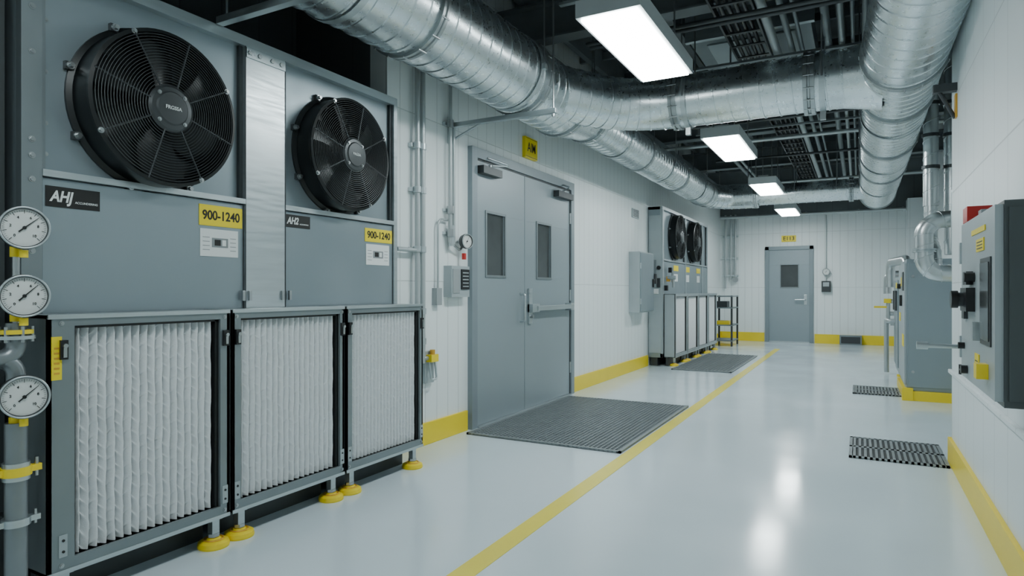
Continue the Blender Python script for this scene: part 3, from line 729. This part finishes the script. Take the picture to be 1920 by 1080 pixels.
# ------------------------------------------------------------------ lights
for y0, y1 in ((-3.1, -1.85), (.13, 1.38), (3.38, 4.63), (6.65, 7.95), (9.88, 11.05), (13.1, 14.35)):
    b = B('led_panel_light'); xa, xb, z = -1.42, -1.04, 2.70
    b.box((xa, y0, z), (xa+.03, y1, z+.085), LAMPH); b.box((xb-.03, y0, z), (xb, y1, z+.085), LAMPH)
    b.box((xa+.03, y0, z), (xb-.03, y0+.03, z+.085), LAMPH); b.box((xa+.03, y1-.03, z), (xb-.03, y1, z+.085), LAMPH)
    b.box((xa, y0, z+.085), (xb, y1, z+.10), LAMPH); b.box((xa+.12, y0+.1, z+.10), (xb-.12, y1-.1, z+.14), LAMPH)
    b.box((xa+.025, y0+.025, z-.014), (xb-.025, y1-.025, z+.004), LAMP if y0 > 2 else LAMP2)
    for x in (xa+.08, xb-.08):
        for y in (y0+.2, y1-.2): b.cyl((x, y, z+.1), (x, y, ZC), .006, BOLT, 8)
    b.done()

# ------------------------------------------------------------------ right side equipment
b = B('control_cabinet')
CX = .34
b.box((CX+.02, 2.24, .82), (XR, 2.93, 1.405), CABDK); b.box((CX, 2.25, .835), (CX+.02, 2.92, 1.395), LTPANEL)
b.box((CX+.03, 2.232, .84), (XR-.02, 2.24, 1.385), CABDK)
b.box((CX-.004, 2.30, .985), (CX, 2.475, 1.25), HUB); b.box((CX-.007, 2.315, 1.0), (CX-.004, 2.46, 1.235), GLASS)
b.box((CX-.003, 2.42, 1.275), (CX, 2.56, 1.315), YLAB); b.box((CX-.003, 2.40, 1.335), (CX, 2.66, 1.352), YLAB)
for k in range(3): b.box((CX-.004, 2.44, 1.283+k*.01), (CX-.003, 2.54, 1.286+k*.01), INK)
b.box((CX-.003, 2.51, .875), (CX, 2.59, .945), YLAB); b.box((CX-.03, 2.35, .885), (CX, 2.40, .93), YEL)
for k in range(3): b.box((CX-.004, 2.525, .89+k*.015), (CX-.003, 2.575, .893+k*.015), INK)
b.box((CX-.025, 2.60, 1.08), (CX, 2.74, 1.16), BLACK); b.cyl((CX-.045, 2.67, 1.12), (CX-.02, 2.67, 1.12), .024, HUB, 20); b.cyl((CX-.06, 2.67, 1.12), (CX-.04, 2.67, 1.12), .030, BLACK, 20)
b.box((CX-.02, 2.64, 1.17), (CX, 2.72, 1.215), BLACK); b.cyl((CX-.03, 2.61, 1.195), (CX, 2.61, 1.195), .016, BLACK, 16)
b.box((CX-.012, 2.76, 1.05), (CX, 2.82, 1.10), HUB)
b.box((CX-.02, 2.5, .99), (CX, 2.52, 1.05), STEEL)
b.cyl((CX-.02, 2.77, .87), (CX, 2.77, .87), .015, BLACK, 16); b.cyl((CX-.02, 2.84, .95), (CX, 2.84, .95), .012, BLACK, 16)
b.box((CX-.006, 2.915, .9), (CX+.02, 2.935, .98), STEEL); b.box((CX-.006, 2.915, 1.25), (CX+.02, 2.935, 1.33), STEEL)
b.box((CX+.005, 2.82, 1.40), (CX+.08, 2.925, 1.455), RED)
b.box((CX+.03, 2.70, 1.405), (CX+.09, 2.76, 1.43), LTPANEL)
b.done(.004)
b = B('valve_lever')
b.cyl((XR, 3.12, .925), (.24, 3.12, .925), .009, STEEL, 14); b.cyl((.25, 3.12, .925), (.21, 3.12, .925), .016, STEEL, 16)
b.box((.40, 3.10, .93), (.53, 3.14, .955), ORANGE); b.cyl((XR, 3.12, .925), (XR-.02, 3.12, .925), .035, PIPE, 20)
b.cyl((XR, 3.16, .83), (.36, 3.16, .83), .008, STEEL, 12); b.cyl((.37, 3.16, .81), (.37, 3.16, .85), .012, BLACK, 12); b.cyl((XR, 3.16, .83), (XR-.015, 3.16, .83), .028, PIPE, 16)
b.done()

b = B('equipment_cabinet')
b.box((.41, 7.86, 0), (1.02, 9.05, .10), YEL); b.box((.40, 7.85, 0), (.50, 7.95, .13), YEL)
b.box((.445, 7.9, .10), (1.0, 9.0, 1.48), PANEL); b.box((.425, 7.93, .16), (.445, 8.97, 1.44), LTPANEL)
b.box((.46, 7.885, .14), (.985, 7.9, 1.44), PANEL)
b.box((.415, 8.0, 1.15), (.425, 8.2, 1.35), HUB); b.box((.40, 8.3, .98), (.425, 8.45, 1.1), BLACK); b.cyl((.39, 8.6, 1.2), (.425, 8.6, 1.2), .03, BLACK, 16)
b.box((.42, 8.3, 1.2), (.425, 8.5, 1.3), YLAB); b.box((.42, 8.0, .55), (.425, 8.25, .68), YLAB); b.box((.42, 8.6, .8), (.425, 8.8, .9), YLAB)
for z in (.3, 1.3): b.bolt((.50, 7.885, z), (0, -1, 0), .01, .01); b.bolt((.94, 7.885, z), (0, -1, 0), .01, .01)
b.done(.005)
b = B('pump_unit')
b.box((.44, 9.12, .12), (1.0, 10.1, 1.32), LTPANEL); b.box((.42, 9.16, .2), (.44, 9.6, 1.28), PANEL); b.box((.42, 9.64, .2), (.44, 10.06, 1.28), PANEL)
b.box((.40, 9.3, .9), (.42, 9.5, 1.15), HUB); b.box((.40, 9.75, .9), (.42, 9.95, 1.15), BLACK)
b.box((.415, 9.25, 1.18), (.42, 9.5, 1.25), YLAB)
b.tube([(.55, 9.6, 1.32), (.55, 9.6, 1.55), (.40, 10.6, 1.55), (.40, 10.6, 1.2)], .06, INSUL, 18, .12)
b.tube([(.42, 9.8, .75), (.34, 9.8, .75), (.34, 10.3, .75), (.34, 10.3, .02)], .03, PIPE, 14, .06)
for y in (9.2, 10.0):
    b.cyl((.5, y, 0), (.5, y, .12), .02, BOLT, 10); b.cyl((.5, y, 0), (.5, y, .03), .05, YEL, 20); b.cyl((.9, y, 0), (.9, y, .12), .02, BOLT, 10)
b.done(.004)
b = B('valve_manifold')
for z in (.62, .78, .98): b.tube([(1.14, 12.0, z), (.45, 12.0, z)], .035, PIPE, 14); b.cyl((.62, 12, z-.06), (.62, 12, z+.06), .05, STEEL, 16)
b.cyl((.62, 12, .78), (.62, 12, 1.2), .03, BOLT, 12); b.ring((.62, 12, 1.2), (0, 0, 1), .09, .012, RED, 24, 6)
b.box((.53, 12-.008, 1.193), (.71, 12+.008, 1.207), RED)
b.box((.36, 11.95, .95), (.46, 12.05, 1.02), YEL); b.box((.22, 11.98, .87), (.42, 12.02, .90), YEL); b.cyl((.42, 12, .62), (.42, 12, 1.0), .03, PIPE, 12)
b.tube([(1.14, 12.3, 1.42), (.42, 12.3, 1.42), (.42, 12.3, 1.1)], .06, INSUL, 18, .1)
b.box((.80, 11.8, 0), (1.1, 12.5, .55), PANEL); b.cyl((.9, 12, .5), (.9, 12, 1.1), .04, PIPE, 14)
b.done(.003)

# insulated pipes in the recess
b = B('insulated_pipes')
for (x, y) in ((.60, 7.2), (.77, 7.25), (.96, 7.3)):
    z0 = 1.95 if x < .7 else 1.49 if x < .9 else 1.49
    b.duct([(x, y, z0), (x, y, 3.85)], .062, INSUL, .16, .2, 28, .004)
    for z in (2.3, 2.6, 2.9): b.lathe((x, y, z), (0, 0, 1), [(.062, 0), (.074, 0), (.074, .03), (.062, .03)], HUB, 28)
b.duct([(XR2-.01, 6.62, 1.78), (.50, 6.62, 1.76), (.50, 6.62, 1.30), (1.0, 6.72, 1.30)], .072, INSUL, .1, .14, 32, .005)
for p, n in (((.75, 6.62, 1.77), (1, 0, 0)), ((.50, 6.62, 1.5), (0, 0, 1))): b.collar(p, n, .072, STEEL, .03, False)
b.duct([(.60, 7.2, 1.95), (.60, 7.2, 1.62), (.60, 6.9, 1.5), (.60, 6.75, 1.3)], .055, INSUL, .1, .12, 28, .004)
b.tube([(.70, 6.45, 1.95), (.70, 6.45, 1.45), (1.1, 6.45, 1.45)], .022, STEEL, 14, .06)
b.tube([(.78, 6.42, 1.95), (.78, 6.42, 1.38), (1.1, 6.42, 1.38)], .022, STEEL, 14, .06)
b.tube([(.70, 6.45, 1.95), (.70, 6.45, 2.0), (1.14, 6.45, 2.0)], .022, STEEL, 14, .03)
b.tube([(.78, 6.42, 1.95), (.78, 6.42, 2.1), (1.14, 6.42, 2.1)], .022, STEEL, 14, .03)
b.done()
b = B('pipe_bracket')
b.box((.42, 4.9, 2.42), (XR, 4.96, 2.47), HUB); b.box((XR-.012, 4.9, 2.25), (XR, 4.96, 2.40), ORANGE); b.cyl((.45, 4.93, 2.44), (XR-.01, 4.93, 2.25), .012, HUB, 8)
b.done(.002)

# ------------------------------------------------------------------ camera / world
w = bpy.data.worlds.new('World'); scene.world = w; w.use_nodes = True
w.node_tree.nodes['Background'].inputs[0].default_value = (.5, .6, .62, 1); w.node_tree.nodes['Background'].inputs[1].default_value = .1
cd = bpy.data.cameras.new('camera'); cam = bpy.data.objects.new('camera', cd); COL.objects.link(cam)
cd.sensor_width = 36; cd.lens = 36*1200/1920; cd.shift_y = 5/1920; cd.clip_start = .02
cam.location = (0, 0, 1.15); cam.rotation_euler = (math.radians(90), 0, math.radians(28.44))
scene.camera = cam
